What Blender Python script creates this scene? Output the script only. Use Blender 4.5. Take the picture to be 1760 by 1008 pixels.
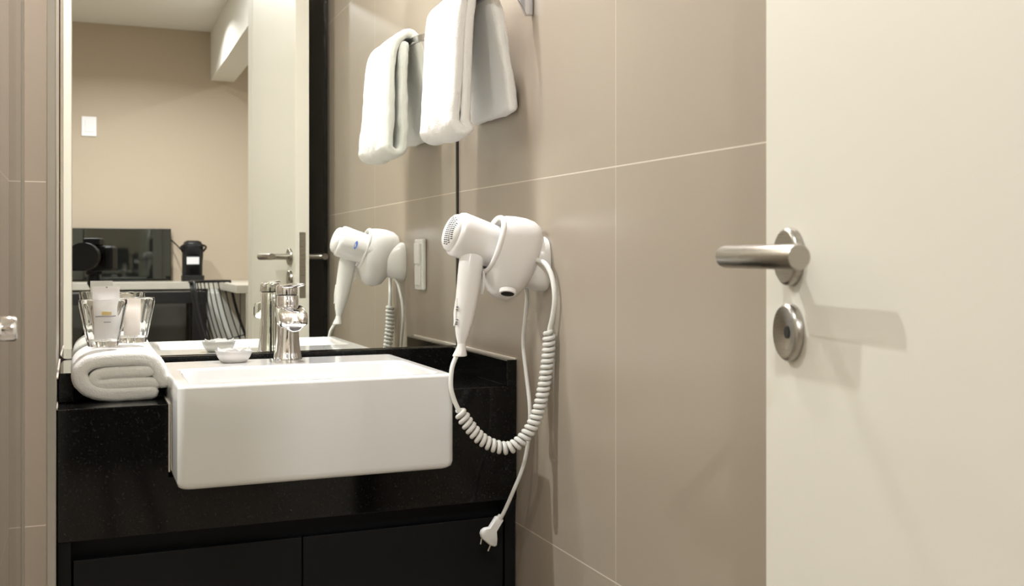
import bpy, bmesh, math, random
from mathutils import Vector, Matrix

random.seed(7)
for o in list(bpy.data.objects): bpy.data.objects.remove(o)
SC = bpy.context.scene
COL = SC.collection
PI = math.pi

# ---------------------------------------------------------------- camera
CX, CY, CZ = -0.6865, -2.4948, 1.0829
YAW = math.radians(28.6764)
cam_data = bpy.data.cameras.new('camera')
cam = bpy.data.objects.new('viewpoint', cam_data); COL.objects.link(cam)
cam.location = (CX, CY, CZ); cam.rotation_euler = (PI/2, 0, -YAW)
cam_data.sensor_width = 36; cam_data.lens = 2126.8/1760*36
cam_data.shift_x = (880-1290.27)/1760
cam_data.shift_y = -(504-436.95)/1760
cam_data.clip_start = 0.02
cam_data.dof.use_dof = True
cam_data.dof.focus_distance = 2.05
cam_data.dof.aperture_fstop = 11
SC.camera = cam

# ---------------------------------------------------------------- light
SC.view_settings.view_transform = 'Standard'
SC.view_settings.look = 'None'
SC.view_settings.exposure = 0.17
SC.view_settings.gamma = 1
SC.view_settings.use_curve_mapping = False
w = bpy.data.worlds.new('world'); SC.world = w; w.use_nodes = True
w.node_tree.nodes['Background'].inputs[0].default_value = (1, .93, .82, 1)
w.node_tree.nodes['Background'].inputs[1].default_value = 0.05

def lamp(name, loc, power, size=.07, color=(1, 1, 1.03), spread=180, kind='DISK', sy=None):
    d = bpy.data.lights.new(name, 'AREA'); d.shape = kind; d.size = size; d.energy = power
    if sy: d.size_y = sy
    d.color = color; d.spread = math.radians(spread)
    o = bpy.data.objects.new(name, d); COL.objects.link(o); o.location = loc
    return o
lamp('vanity_light', (-.21, -.22, 2.335), 18)
lamp('vanity_light', (-.50, -.22, 2.335), 4)
lamp('bathroom_light', (-1.04, -1.73, 2.335), 11)
lamp('shower_light', (-1.40, -.345, 2.335), 29, .045)
lamp('hall_light', (-.45, -4.85, 2.49), 25, .09, spread=150)
lamp('hall_light', (-.95, -3.6, 2.49), 38, .09)
lamp('hall_light', (.9, -4.2, 2.49), 20, .09)

# ---------------------------------------------------------------- helpers
def tag(o, label=None, cat=None, group=None, kind=None):
    if label: o['label'] = label
    if cat: o['category'] = cat
    if group: o['group'] = group
    if kind: o['kind'] = kind
    return o

def thing(name, label=None, cat=None, loc=(0, 0, 0), rz=0, group=None, kind=None):
    o = bpy.data.objects.new(name, None); COL.objects.link(o)
    o.location = loc; o.rotation_euler = (0, 0, rz); o.empty_display_size = .05
    return tag(o, label, cat, group, kind)

def obj(name, bm, mat, parent=None, smooth=False, bevel=0, seg=2, sub=0, auto=None):
    """link a bmesh given in world coordinates; parented parts keep their place"""
    bmesh.ops.recalc_face_normals(bm, faces=bm.faces)
    me = bpy.data.meshes.new(name); bm.to_mesh(me); bm.free()
    o = bpy.data.objects.new(name, me); COL.objects.link(o)
    if mat: me.materials.append(mat)
    if smooth:
        for p in me.polygons: p.use_smooth = True
        if auto is not None:
            me.set_sharp_from_angle(angle=math.radians(auto))
    if bevel:
        b = o.modifiers.new('bevel', 'BEVEL'); b.width = bevel; b.segments = seg
        b.limit_method = 'ANGLE'; b.angle_limit = math.radians(40)
    if sub:
        s = o.modifiers.new('sub', 'SUBSURF'); s.levels = sub; s.render_levels = sub
    if parent:
        o.parent = parent
        m = world_m(parent)
        o.matrix_parent_inverse = m.inverted()
    return o

def world_m(o):
    m = Matrix.LocRotScale(o.location, o.rotation_euler, o.scale)
    if o.parent: m = world_m(o.parent) @ o.matrix_parent_inverse @ m
    return m

def box(bm, x0, x1, y0, y1, z0, z1):
    v = [bm.verts.new((x, y, z)) for z in (z0, z1) for x, y in ((x0, y0), (x1, y0), (x1, y1), (x0, y1))]
    for f in ((0, 1, 2, 3), (7, 6, 5, 4), (0, 4, 5, 1), (1, 5, 6, 2), (2, 6, 7, 3), (3, 7, 4, 0)):
        bm.faces.new([v[i] for i in f])
def B(*boxes):
    bm = bmesh.new()
    for b in boxes: box(bm, *b)
    return bm

def loft(bm, rings, cap0=True, cap1=True, closed=True):
    R = [[bm.verts.new(p) for p in r] for r in rings]
    n = len(R[0])
    for a, b in zip(R[:-1], R[1:]):
        for i in range(n if closed else n-1):
            j = (i+1) % n
            bm.faces.new((a[i], a[j], b[j], b[i]))
    if cap0: bm.faces.new(R[0][::-1])
    if cap1: bm.faces.new(R[-1])
    return R

def lathe(prof, origin=(0, 0, 0), axis=(0, 0, 1), n=32, cap0=True, cap1=True, bm=None, fac=None):
    bm = bm or bmesh.new()
    q = Vector((0, 0, 1)).rotation_difference(Vector(axis).normalized())
    rings = []
    for r, h in prof:
        ring = []
        for i in range(n):
            a = 2*PI*i/n
            rr = r*(fac(a) if fac else 1)
            ring.append(Vector(origin) + q @ Vector((rr*math.cos(a), rr*math.sin(a), h)))
        rings.append(ring)
    loft(bm, rings, cap0, cap1)
    return bm

def catmull(pts, k=8):
    P = [Vector(p) for p in pts]
    P = [P[0]*2-P[1]] + P + [P[-1]*2-P[-2]]
    out = []
    for i in range(1, len(P)-2):
        for j in range(k):
            t = j/k
            a, b, c, d = P[i-1:i+3]
            out.append(.5*((2*b)+(c-a)*t+(2*a-5*b+4*c-d)*t*t+(3*b-a-3*c+d)*t**3))
    out.append(P[-2])
    return out

def frames(path):
    T = []
    for i in range(len(path)):
        a = path[max(i-1, 0)]; b = path[min(i+1, len(path)-1)]
        T.append((b-a).normalized())
    up = Vector((0, 0, 1)) if abs(T[0].z) < .9 else Vector((1, 0, 0))
    N = (up - T[0]*up.dot(T[0])).normalized()
    F = [(T[0], N, T[0].cross(N))]
    for i in range(1, len(T)):
        q = T[i-1].rotation_difference(T[i]); N = q @ N
        N = (N - T[i]*N.dot(T[i])).normalized()
        F.append((T[i], N, T[i].cross(N)))
    return F

def tube(path, r, n=10, bm=None, rfn=None):
    bm = bm or bmesh.new()
    path = [Vector(p) for p in path]; F = frames(path); rings = []
    for i, (p, (t, a, b)) in enumerate(zip(path, F)):
        rr = rfn(i/(len(path)-1)) if rfn else r
        rings.append([p + (a*math.cos(2*PI*k/n)+b*math.sin(2*PI*k/n))*rr for k in range(n)])
    loft(bm, rings)
    return bm

def sweep(path, prof, bm=None):
    """sweep closed 2D profile [(n, b)] along path; n is world z-ish"""
    bm = bm or bmesh.new(); rings = []
    path = [Vector(p) for p in path]
    for i, p in enumerate(path):
        a = path[max(i-1, 0)]; b = path[min(i+1, len(path)-1)]
        t = (b-a).normalized(); s = t.cross(Vector((0, 0, 1))).normalized(); u = s.cross(t)
        pr = prof(i/(len(path)-1)) if callable(prof) else prof
        rings.append([p + s*q[0] + u*q[1] for q in pr])
    loft(bm, rings)
    return bm

def rrect(x0, x1, y0, y1, r, z, k=5):
    out = []
    for cx, cy, a0 in ((x1-r, y1-r, 0), (x0+r, y1-r, 90), (x0+r, y0+r, 180), (x1-r, y0+r, 270)):
        for i in range(k+1):
            a = math.radians(a0+90*i/k)
            out.append((cx+r*math.cos(a), cy+r*math.sin(a), z))
    return out

def superell(cx, cy, rx, ry, z, n=28, e=2.5, fx=None):
    out = []
    for i in range(n):
        a = 2*PI*i/n; c, s = math.cos(a), math.sin(a)
        out.append((cx+rx*math.copysign(abs(c)**(2/e), c), cy+ry*math.copysign(abs(s)**(2/e), s), z))
    return out

def strip(path, thick, y0, y1, ny=24, jitter=0.0, skew=None, seed=1):
    """cloth layer: centre line path in (x,z) given thickness, run along y with rounded ends"""
    rnd = random.Random(seed)
    P = [Vector((p[0], 0, p[1])) for p in path]
    P = catmull(P, 6)
    n = len(P); bm = bmesh.new(); out = []
    L = []; Rr = []
    for i, p in enumerate(P):
        a = P[max(i-1, 0)]; b = P[min(i+1, n-1)]
        t = (b-a).normalized(); nn = Vector((-t.z, 0, t.x))
        th = thick(i/(n-1)) if callable(thick) else thick
        L.append(p+nn*th/2); Rr.append(p-nn*th/2)
    tE = (P[-1]-P[-2]).normalized(); tS = (P[0]-P[1]).normalized()
    thE = (L[-1]-Rr[-1]).length/2; thS = (L[0]-Rr[0]).length/2
    ringp = L + [P[-1]+tE*thE*.9*math.sin(a)+(L[-1]-P[-1])*math.cos(a) for a in (PI*.25, PI*.5, PI*.75)] \
        + Rr[::-1] + [P[0]+tS*thS*.9*math.sin(a)+(Rr[0]-P[0])*math.cos(a) for a in (PI*.25, PI*.5, PI*.75)]
    cl = P + [P[-1]]*3 + P[::-1] + [P[0]]*3
    rings = []
    ends = [e/(y1-y0) for e in (0, .0008, .0022, .0045, .0075, .011)]
    ts = ends + [ends[-1]+(1-2*ends[-1])*j/ny for j in range(1, ny)] + [1-e for e in ends[::-1]]
    for t in ts:
        e = min(t, 1-t)*(y1-y0)
        s = 1.0
        if e < .0105: s = math.sqrt(max(0, 1-((.0105-e)/.0105)**2))*.72+.28
        ring = []
        for q, c in zip(ringp, cl):
            v = c+(q-c)*s
            yy = y0+(y1-y0)*t
            if skew: v, yy = skew(v, yy, t)
            ring.append((v.x, yy, v.z))
        rings.append(ring)
    loft(bm, rings)
    return bm

# ---------------------------------------------------------------- materials
def mat(name, color, rough=.5, metal=0, spec=.5, trans=0, ior=1.45, coat=0, emit=None, es=1, sheen=0, sss=0):
    m = bpy.data.materials.new(name); m.use_nodes = True
    b = m.node_tree.nodes['Principled BSDF']
    b.inputs['Base Color'].default_value = (*color, 1)
    b.inputs['Roughness'].default_value = rough
    b.inputs['Metallic'].default_value = metal
    b.inputs['Specular IOR Level'].default_value = spec
    b.inputs['Transmission Weight'].default_value = trans
    b.inputs['IOR'].default_value = ior
    b.inputs['Coat Weight'].default_value = coat
    if sheen: b.inputs['Sheen Weight'].default_value = sheen
    if sss:
        b.inputs['Subsurface Weight'].default_value = sss
        b.inputs['Subsurface Radius'].default_value = (.01, .007, .004)
        b.inputs['Subsurface Scale'].default_value = 1
    if emit:
        b.inputs['Emission Color'].default_value = (*emit, 1); b.inputs['Emission Strength'].default_value = es
    return m

def nodes(m): return m.node_tree.nodes, m.node_tree.links, m.node_tree.nodes['Principled BSDF']

def add_noise_color(m, c1, c2, scale=5, detail=3, rough_rng=None, bump=0, bscale=None, dist=.001):
    N, L, b = nodes(m)
    tc = N.new('ShaderNodeTexCoord'); nz = N.new('ShaderNodeTexNoise'); nz.inputs['Scale'].default_value = scale
    nz.inputs['Detail'].default_value = detail
    L.new(tc.outputs['Object'], nz.inputs['Vector'])
    mx = N.new('ShaderNodeMix'); mx.data_type = 'RGBA'
    mx.inputs[6].default_value = (*c1, 1); mx.inputs[7].default_value = (*c2, 1)
    L.new(nz.outputs['Fac'], mx.inputs[0]); L.new(mx.outputs[2], b.inputs['Base Color'])
    if bump:
        n2 = N.new('ShaderNodeTexNoise'); n2.inputs['Scale'].default_value = bscale or scale*10
        n2.inputs['Detail'].default_value = 4
        L.new(tc.outputs['Object'], n2.inputs['Vector'])
        bp = N.new('ShaderNodeBump'); bp.inputs['Strength'].default_value = bump; bp.inputs['Distance'].default_value = dist
        L.new(n2.outputs['Fac'], bp.inputs['Height']); L.new(bp.outputs[0], b.inputs['Normal'])
    return mx

def tile_mat(name, axis, off_u, off_z, tw, th, base, grout, rough=.32):
    """large format porcelain; axis = coordinate running along the wall"""
    m = mat(name, base, rough)
    N, L, b = nodes(m)
    tc = N.new('ShaderNodeTexCoord'); sp = N.new('ShaderNodeSeparateXYZ'); L.new(tc.outputs['Object'], sp.inputs[0])
    def line(sock, off, step, wdt):
        a = N.new('ShaderNodeMath'); a.operation = 'SUBTRACT'; L.new(sock, a.inputs[0]); a.inputs[1].default_value = off - step*50
        mo = N.new('ShaderNodeMath'); mo.operation = 'MODULO'; L.new(a.outputs[0], mo.inputs[0]); mo.inputs[1].default_value = step
        c = N.new('ShaderNodeMath'); c.operation = 'LESS_THAN'; L.new(mo.outputs[0], c.inputs[0]); c.inputs[1].default_value = wdt
        return c.outputs[0]
    u = line(sp.outputs[axis], off_u-.0008, tw, .0016); v = line(sp.outputs[2], off_z-.001, th, .002)
    mxm = N.new('ShaderNodeMath'); mxm.operation = 'MAXIMUM'; L.new(u, mxm.inputs[0]); L.new(v, mxm.inputs[1])
    nz = N.new('ShaderNodeTexNoise'); nz.inputs['Scale'].default_value = 3; nz.inputs['Detail'].default_value = 4
    L.new(tc.outputs['Object'], nz.inputs['Vector'])
    m1 = N.new('ShaderNodeMix'); m1.data_type = 'RGBA'
    m1.inputs[6].default_value = (*[c*.96 for c in base], 1); m1.inputs[7].default_value = (*[c*1.04 for c in base], 1)
    L.new(nz.outputs['Fac'], m1.inputs[0])
    m2 = N.new('ShaderNodeMix'); m2.data_type = 'RGBA'; m2.inputs[7].default_value = (*grout, 1)
    L.new(mxm.outputs[0], m2.inputs[0]); L.new(m1.outputs[2], m2.inputs[6]); L.new(m2.outputs[2], b.inputs['Base Color'])
    return m

TILE = (.345, .290, .228); GROUT = (.60, .53, .44)
m_tile_r = tile_mat('beige porcelain tiles', 1, -.8334, 1.2094, 1.2, .6018, TILE, GROUT)
m_tile_b = tile_mat('beige porcelain tiles back', 0, -.97, 1.2094, 1.2, .6018, TILE, GROUT)
m_paint = mat('wall paint cream', (.74, .70, .60), .6)
m_ceil = mat('ceiling white', (.80, .78, .72), .7)
m_wallpaper = mat('beige wallpaper', (.50, .415, .315), .7)
def wallpaper_weave(m):
    N, L, b = nodes(m)
    tc = N.new('ShaderNodeTexCoord'); mp = N.new('ShaderNodeMapping'); mp.inputs['Scale'].default_value = (60, 60, 400)
    nz = N.new('ShaderNodeTexNoise'); nz.inputs['Scale'].default_value = 3
    L.new(tc.outputs['Object'], mp.inputs[0]); L.new(mp.outputs[0], nz.inputs['Vector'])
    mx = N.new('ShaderNodeMix'); mx.data_type = 'RGBA'
    mx.inputs[6].default_value = (.47, .39, .295, 1); mx.inputs[7].default_value = (.53, .44, .335, 1)
    L.new(nz.outputs['Fac'], mx.inputs[0]); L.new(mx.outputs[2], b.inputs['Base Color'])
wallpaper_weave(m_wallpaper)
m_floor = mat('floor tile', (.30, .25, .20), .35); add_noise_color(m_floor, (.28, .23, .18), (.33, .28, .22), 4)
m_door = mat('door satin lacquer', (.72, .685, .60), .38)
m_mirror = mat('mirror silver', (.90, .92, .87), 0.0, 1)
m_dark_joint = mat('dark bronze joint', (.03, .028, .025), .4, .3)
m_granite = mat('polished black granite', (.008, .008, .0075), .07, 0, .32)
def granite(m):
    N, L, b = nodes(m)
    tc = N.new('ShaderNodeTexCoord'); vo = N.new('ShaderNodeTexNoise'); vo.inputs['Scale'].default_value = 260
    vo.inputs['Detail'].default_value = 2
    L.new(tc.outputs['Object'], vo.inputs['Vector'])
    cr = N.new('ShaderNodeValToRGB'); e = cr.color_ramp.elements
    e[0].position = .60; e[0].color = (.006, .006, .0055, 1); e[1].position = .84; e[1].color = (.035, .035, .032, 1)
    L.new(vo.outputs['Fac'], cr.inputs[0]); L.new(cr.outputs[0], b.inputs['Base Color'])
granite(m_granite)
m_cab = mat('black satin laminate', (.006, .0063, .0072), .45, 0, .25)
m_recess = mat('black recess', (.004, .004, .004), .6)
m_ceramic = mat('white glazed ceramic', (.76, .755, .735), .08, coat=.2)
m_chrome = mat('polished chrome', (.88, .88, .89), .05, 1)
m_steel = mat('brushed nickel', (.43, .405, .36), .30, 1)
def brushed(m, sc=(6, 6, 500)):
    N, L, b = nodes(m)
    tc = N.new('ShaderNodeTexCoord'); mp = N.new('ShaderNodeMapping'); mp.inputs['Scale'].default_value = sc
    nz = N.new('ShaderNodeTexNoise'); nz.inputs['Scale'].default_value = 4; nz.inputs['Detail'].default_value = 3
    L.new(tc.outputs['Object'], mp.inputs[0]); L.new(mp.outputs[0], nz.inputs['Vector'])
    mr = N.new('ShaderNodeMapRange'); mr.inputs[3].default_value = .22; mr.inputs[4].default_value = .36
    L.new(nz.outputs['Fac'], mr.inputs[0]); L.new(mr.outputs[0], b.inputs['Roughness'])
brushed(m_steel)
m_alu = mat('satin aluminium', (.62, .60, .56), .28, 1)
m_rail = mat('satin chrome rail', (.60, .59, .60), .2, 1)
m_white = mat('white gloss plastic', (.80, .775, .745), .22)
m_white2 = mat('white cord plastic', (.74, .73, .69), .4)
m_grey_plastic = mat('grey plastic', (.45, .45, .44), .4)
m_dark = mat('dark opening', (.012, .012, .012), .5)
m_blue = mat('blue printed badge', (.10, .20, .62), .4)
m_print = mat('dark print', (.12, .12, .14), .5)
m_glass = mat('clear drinking glass', (1, 1, .985), 0.0, 0, .5, 1, 1.45)
m_pane = mat('clear shower glass', (1, 1, 1), 0.0)
def thin_glass(m, tint):
    N, L, b = nodes(m)
    tr = N.new('ShaderNodeBsdfTransparent'); tr.inputs[0].default_value = (*tint, 1)
    gl = N.new('ShaderNodeBsdfGlossy'); gl.inputs['Roughness'].default_value = 0
    lw = N.new('ShaderNodeLayerWeight'); pw = N.new('ShaderNodeMath'); pw.operation = 'POWER'; pw.inputs[1].default_value = 5
    L.new(lw.outputs['Facing'], pw.inputs[0])
    fr_ = N.new('ShaderNodeMath'); fr_.operation = 'MULTIPLY_ADD'; fr_.inputs[1].default_value = .9; fr_.inputs[2].default_value = .04
    L.new(pw.outputs[0], fr_.inputs[0]); lw.inputs[0].default_value = .5
    mx = N.new('ShaderNodeMixShader'); L.new(fr_.outputs[0], mx.inputs[0]); L.new(tr.outputs[0], mx.inputs[1]); L.new(gl.outputs[0], mx.inputs[2])
    L.new(mx.outputs[0], N['Material Output'].inputs[0])
thin_glass(m_pane, (.95, .97, .955))
m_film = mat('clear wrapper film', (.97, .96, .94), .2, 0, .5, .55, 1.15)
m_soap = mat('pale soap', (.80, .68, .60), .4, sss=.2)
m_sachet = mat('white sachet', (.92, .90, .88), .35)
m_sachet2 = mat('pinkish sachet', (.90, .82, .74), .35)
m_gold = mat('gold print', (.75, .55, .2), .4)
m_grey = mat('grey print', (.35, .32, .32), .5)
m_pins = mat('plug pins', (.7, .69, .66), .25, 1)

def terry(name, color):
    m = mat(name, color, .95, 0, .1, sheen=.4, sss=.0)
    N, L, b = nodes(m)
    tc = N.new('ShaderNodeTexCoord')
    n1 = N.new('ShaderNodeTexNoise'); n1.inputs['Scale'].default_value = 420; n1.inputs['Detail'].default_value = 3
    n2 = N.new('ShaderNodeTexNoise'); n2.inputs['Scale'].default_value = 60; n2.inputs['Detail'].default_value = 3
    L.new(tc.outputs['Object'], n1.inputs['Vector']); L.new(tc.outputs['Object'], n2.inputs['Vector'])
    ad = N.new('ShaderNodeMath'); ad.operation = 'ADD'; L.new(n1.outputs['Fac'], ad.inputs[0]); L.new(n2.outputs['Fac'], ad.inputs[1])
    bp = N.new('ShaderNodeBump'); bp.inputs['Strength'].default_value = .55; bp.inputs['Distance'].default_value = .0018
    L.new(ad.outputs[0], bp.inputs['Height']); L.new(bp.outputs[0], b.inputs['Normal'])
    return m
m_terry = terry('white terry cotton', (.90, .89, .85))

def clouds(name, size):
    t = bpy.data.textures.new(name, 'CLOUDS'); t.noise_scale = size; t.noise_depth = 3
    return t
tex_soft = clouds('cloth waves', .05); tex_fine = clouds('cloth pile', .006)
def plush(o, a=.006, b=.0014):
    for t, s in ((tex_soft, a), (tex_fine, b)):
        d = o.modifiers.new('disp', 'DISPLACE'); d.texture = t; d.strength = s; d.mid_level = .5; d.texture_coords = 'LOCAL'

# ---------------------------------------------------------------- setting: bathroom shell
def struct(name, bm, m, **k): return tag(obj(name, bm, m, **k), kind='structure')
struct('floor', B((-1.75, .12, -2.2, .12, -.05, 0)), m_floor)
struct('wall_right', B((0, .12, -2.10, .12, 0, 2.35)), m_tile_r)
struct('wall_back', B((-.719, 0, .010, .12, 0, 2.35)), m_tile_b)
struct('wall_shower_back', B((-1.65, -.719, 0, .12, 0, 2.35)), m_tile_b)
struct('wall_shower_left', B((-1.77, -1.65, -2.10, .12, 0, 2.35)), m_tile_r)
struct('wall_partition', B((-.719, -.7095, -.392, 0.0, 0, 2.35)), m_tile_r)
struct('wall_front', B((-1.75, -.78, -2.20, -2.10, 0, 2.35), (-.10, .12, -2.20, -2.10, 0, 2.35), (-.78, -.10, -2.20, -2.10, 2.14, 2.35)), m_paint)
struct('ceiling', B((-1.77, .12, -2.2, .12, 2.35, 2.42)), m_ceil)
# aluminium trim of the shower opening beside the vanity
struct('trim_shower', B((-.7225, -.7090, -.402, -.392, 0, 2.2)), m_alu, bevel=.002)
struct('trim_mirror_joint', B((-.0038, -.0002, -.004, .006, .897, 2.05)), m_dark_joint)
# thin dark glossy panel added to blacken the wall behind the open door
struct('trim_dark_panel', B((-.012, -.0005, -2.09, -1.565, 0, 2.12)), mat('dark glossy panel', (.012, .011, .009), .18), bevel=.001)
# door frame
struct('trim_door_frame', B((-.785, -.713, -2.215, -2.085, 0, 2.14), (-.165, -.095, -2.215, -2.085, 0, 2.14), (-.785, -.095, -2.215, -2.085, 2.10, 2.16)), m_door, bevel=.002)

# ---------------------------------------------------------------- open door
E = Vector((-.1091, -1.469)); bb = math.radians(5.435)
D2 = Vector((-math.sin(bb), -math.cos(bb))); N2 = Vector((-math.cos(bb), math.sin(bb)))
def dp(along, off, z): p = E + D2*along + N2*off; return Vector((p.x, p.y, z))
door = thing('door_1', kind='structure', loc=(E+D2*.60).to_3d())
def slab(a0, a1, o0, o1, z0, z1):
    bm = bmesh.new(); loft(bm, [[dp(a0, o0, z), dp(a1, o0, z), dp(a1, o1, z), dp(a0, o1, z)] for z in (z0, z1)]); return bm
panel = obj('door_panel', slab(0, .60, -.040, 0, .01, 2.09), m_door, door, bevel=.0012)
obj('latch_plate', slab(-.0012, .001, -.029, -.011, .955, 1.155), m_steel, door)
for s in (1, -1):
    o0 = 0 if s > 0 else -.040
    nn = Vector((N2.x, N2.y, 0))*s
    rose = lathe([(.0245, 0), (.0262, .001), (.0262, .006), (.0255, .0075), (.0235, .0090), (.010, .0092)], dp(.060, o0, 1.0805), nn, 48)
    h = obj('handle_rose', rose, m_steel, door, smooth=True, auto=35)
    # groove ring behind the rose
    neck = tube(catmull([dp(.058, o0+s*.009, 1.0805), dp(.058, o0+s*.040, 1.0805), dp(.056, o0+s*.052, 1.0805)], 5), .0095, 24)
    obj('handle_neck', neck, m_steel, door, smooth=True, auto=50)
    lv = tube([dp(.0455, o0+s*.060, 1.0805), dp(.049, o0+s*.060, 1.0805), dp(.12, o0+s*.060, 1.0805), dp(.1985, o0+s*.060, 1.0805), dp(.200, o0+s*.060, 1.0805)],
              .0102, 40, rfn=lambda t: .0096 if t in (0, 1) else .0102)
    obj('door_lever', lv, m_steel, door, smooth=True, auto=50)
    esc = bmesh.new()
    lathe([(.0245, 0), (.0262, .001), (.0262, .0055), (.0250, .0075), (.0235, .0088), (.014, .0072), (.0068, .0052), (.0055, .0050), (.0050, .001)],
          dp(.059, o0, 1.0120), nn, 48, bm=esc)
    obj('keyhole_plate', esc, m_steel, door, smooth=True, auto=35)
    kh = lathe([(.0056, .0012), (.0056, .0058)], dp(.059, o0, 1.0120), nn, 20)
    obj('keyhole', kh, m_dark, door)

# ---------------------------------------------------------------- mirror over the vanity
dl, tl = math.radians(.2778), math.radians(-.1078)
MN = Vector((math.sin(dl)*math.cos(tl), math.cos(dl)*math.cos(tl), math.sin(tl)))
M0 = Vector((0, 0, .8989))
def mpt(x, z, back=0):
    y = M0.y - ((x-M0.x)*MN.x + (z-M0.z)*MN.z)/MN.y
    return Vector((x, y, z)) + MN*back
def mirror_bm():
    pts = []
    x0, x1, z0, z1, r = -.7075, -.0042, .8972, 2.02, .010
    for cx, cz, a0 in ((x0+r, z0+r, 180), (x1-.002, z0+.002, 270), (x1-.002, z1-.002, 0), (x0+r, z1-r, 90)):
        rr = r if cx < -.4 else .002
        for i in range(6):
            a = math.radians(a0+90*i/5); pts.append((cx+rr*math.cos(a), cz+rr*math.sin(a)))
    bm = bmesh.new(); loft(bm, [[mpt(x, z, 0) for x, z in pts], [mpt(x, z, .004) for x, z in pts]]); return bm
mir = tag(obj('wall_mirror', mirror_bm(), m_mirror), 'large frameless wall mirror above the black vanity top, with rounded corners', 'mirror')

# ---------------------------------------------------------------- vanity: granite top
BX0, BX1, BY0, BY1 = -.5552, -.1527, -.530, -.0793
def top_bm():
    bm = bmesh.new(); x0, x1, a0, a1 = -.7085, -.001, BX0-.0025, BX1+.0025
    ap = [(x0, .6506), (x1, .6506), (x1, .850), (a1, .850), (a1, .7365), (a0, .7365), (a0, .850), (x0, .850)]
    loft(bm, [[(x, y, z) for x, z in ap] for y in (-.3795, -.3595)])
    sl = [(x0, -.3595), (a0, -.3595), (a0, BY1+.0015), (a1, BY1+.0015), (a1, -.3595), (x1, -.3595), (x1, -.020), (x0, -.020)]
    loft(bm, [[(x, y, z) for x, y in sl] for z in (.830, .850)])
    bmesh.ops.remove_doubles(bm, verts=bm.verts, dist=1e-6)
    return bm
ct = tag(obj('countertop', top_bm(), m_granite, bevel=.0012),
         'polished black granite vanity top with a deep apron around the basin', 'countertop')
obj('backsplash', B((-.7085, -.001, -.020, -.0005, .850, .8963)), m_granite, ct, bevel=.0018)
obj('side_splash', B((-.0185, -.001, -.3795, -.020, .850, .8963)), m_granite, ct, bevel=.0018)
obj('side_splash', B((-.7085, -.6865, -.285, -.020, .850, .8963)), m_granite, ct, bevel=.0018)
m_sil = mat('pale silicone bead', (.72, .66, .58), .4)
for bx in ((-.0035, -.0003, -.3795, -.004, .8963, .8985), (-.7095, -.7072, -.3795, -.004, .8963, .8985), (-.7097, -.7082, -.3815, -.285, .85, .8525), (BX0-.0028, BX0-.0005, -.3805, -.3785, .745, .850), (BX0-.0028, BX0-.0003, -.3785, -.082, .8495, .8512)):
    obj('sealant_bead', B(bx), m_sil, ct)

# vanity cabinet under the top
cab = thing('vanity_cabinet', 'black satin vanity cabinet with two doors hanging under the granite top', 'cabinet', (-.355, -.2, 0))
obj('carcass', B((-.708, -.690, -.3745, -.012, .12, .650), (-.020, -.002, -.3745, -.012, .12, .650), (-.690, -.020, -.06, -.012, .12, .650),
                 (-.690, -.020, -.365, -.06, .12, .14), (-.690, -.020, -.335, -.325, .60, .650)), m_cab, cab, bevel=.0008)
obj('cabinet_door', B((-.6875, -.3605, -.3740, -.356, .145, .621)), m_cab, cab, bevel=.0012)
obj('cabinet_door', B((-.3585, -.0235, -.3740, -.356, .145, .621)), m_cab, cab, bevel=.0012)

# ---------------------------------------------------------------- basin
def basin_bm():
    bm = bmesh.new(); R = []
    def ring(i, z, r): R.append(rrect(BX0+i, BX1-i, BY0+i, BY1-i, max(r, .002), z, 6))
    for i, z, r in ((.016, .7390, .012), (.006, .7400, .014), (.0015, .7440, .012), (0, .751, .0105), (0, .820, .0105), (0, .886, .0105), (.0012, .8895, .0105), (.004, .8912, .010), (.0060, .8913, .0095), (.0075, .8913, .0095)):
        ring(i, z, r)
    ix0, ix1, iy0, iy1 = BX0+.022, BX1-.020, BY0+.019, -.232
    def inn(i, z, r): R.append(rrect(ix0+i, ix1-i, iy0+i*.6, iy1-i*.8, r, z, 6))
    inn(-.008, .8913, .020); inn(-.006, .8913, .021); inn(-.004, .8912, .022); inn(0, .8900, .024); inn(.003, .886, .026)
    inn(.008, .86, .03); inn(.016, .825, .034); inn(.030, .806, .04); inn(.06, .799, .05)
    R.append(rrect(-.39, -.318, -.39, -.33, .02, .795, 6))
    R.append(rrect(-.376, -.332, -.382, -.338, .0218, .7935, 6))
    loft(bm, R)
    return bm
bas = thing('wash_basin', 'white rectangular semi-recessed ceramic basin set into the black top', 'basin', (-.354, -.30, .739))
obj('bowl', basin_bm(), m_ceramic, bas, smooth=True, auto=60)
obj('drain', lathe([(.021, 0), (.021, .003), (.016, .004), (.004, .003)], (-.354, -.36, .7936), (0, 0, 1), 28), m_chrome, bas, smooth=True, auto=40)

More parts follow.
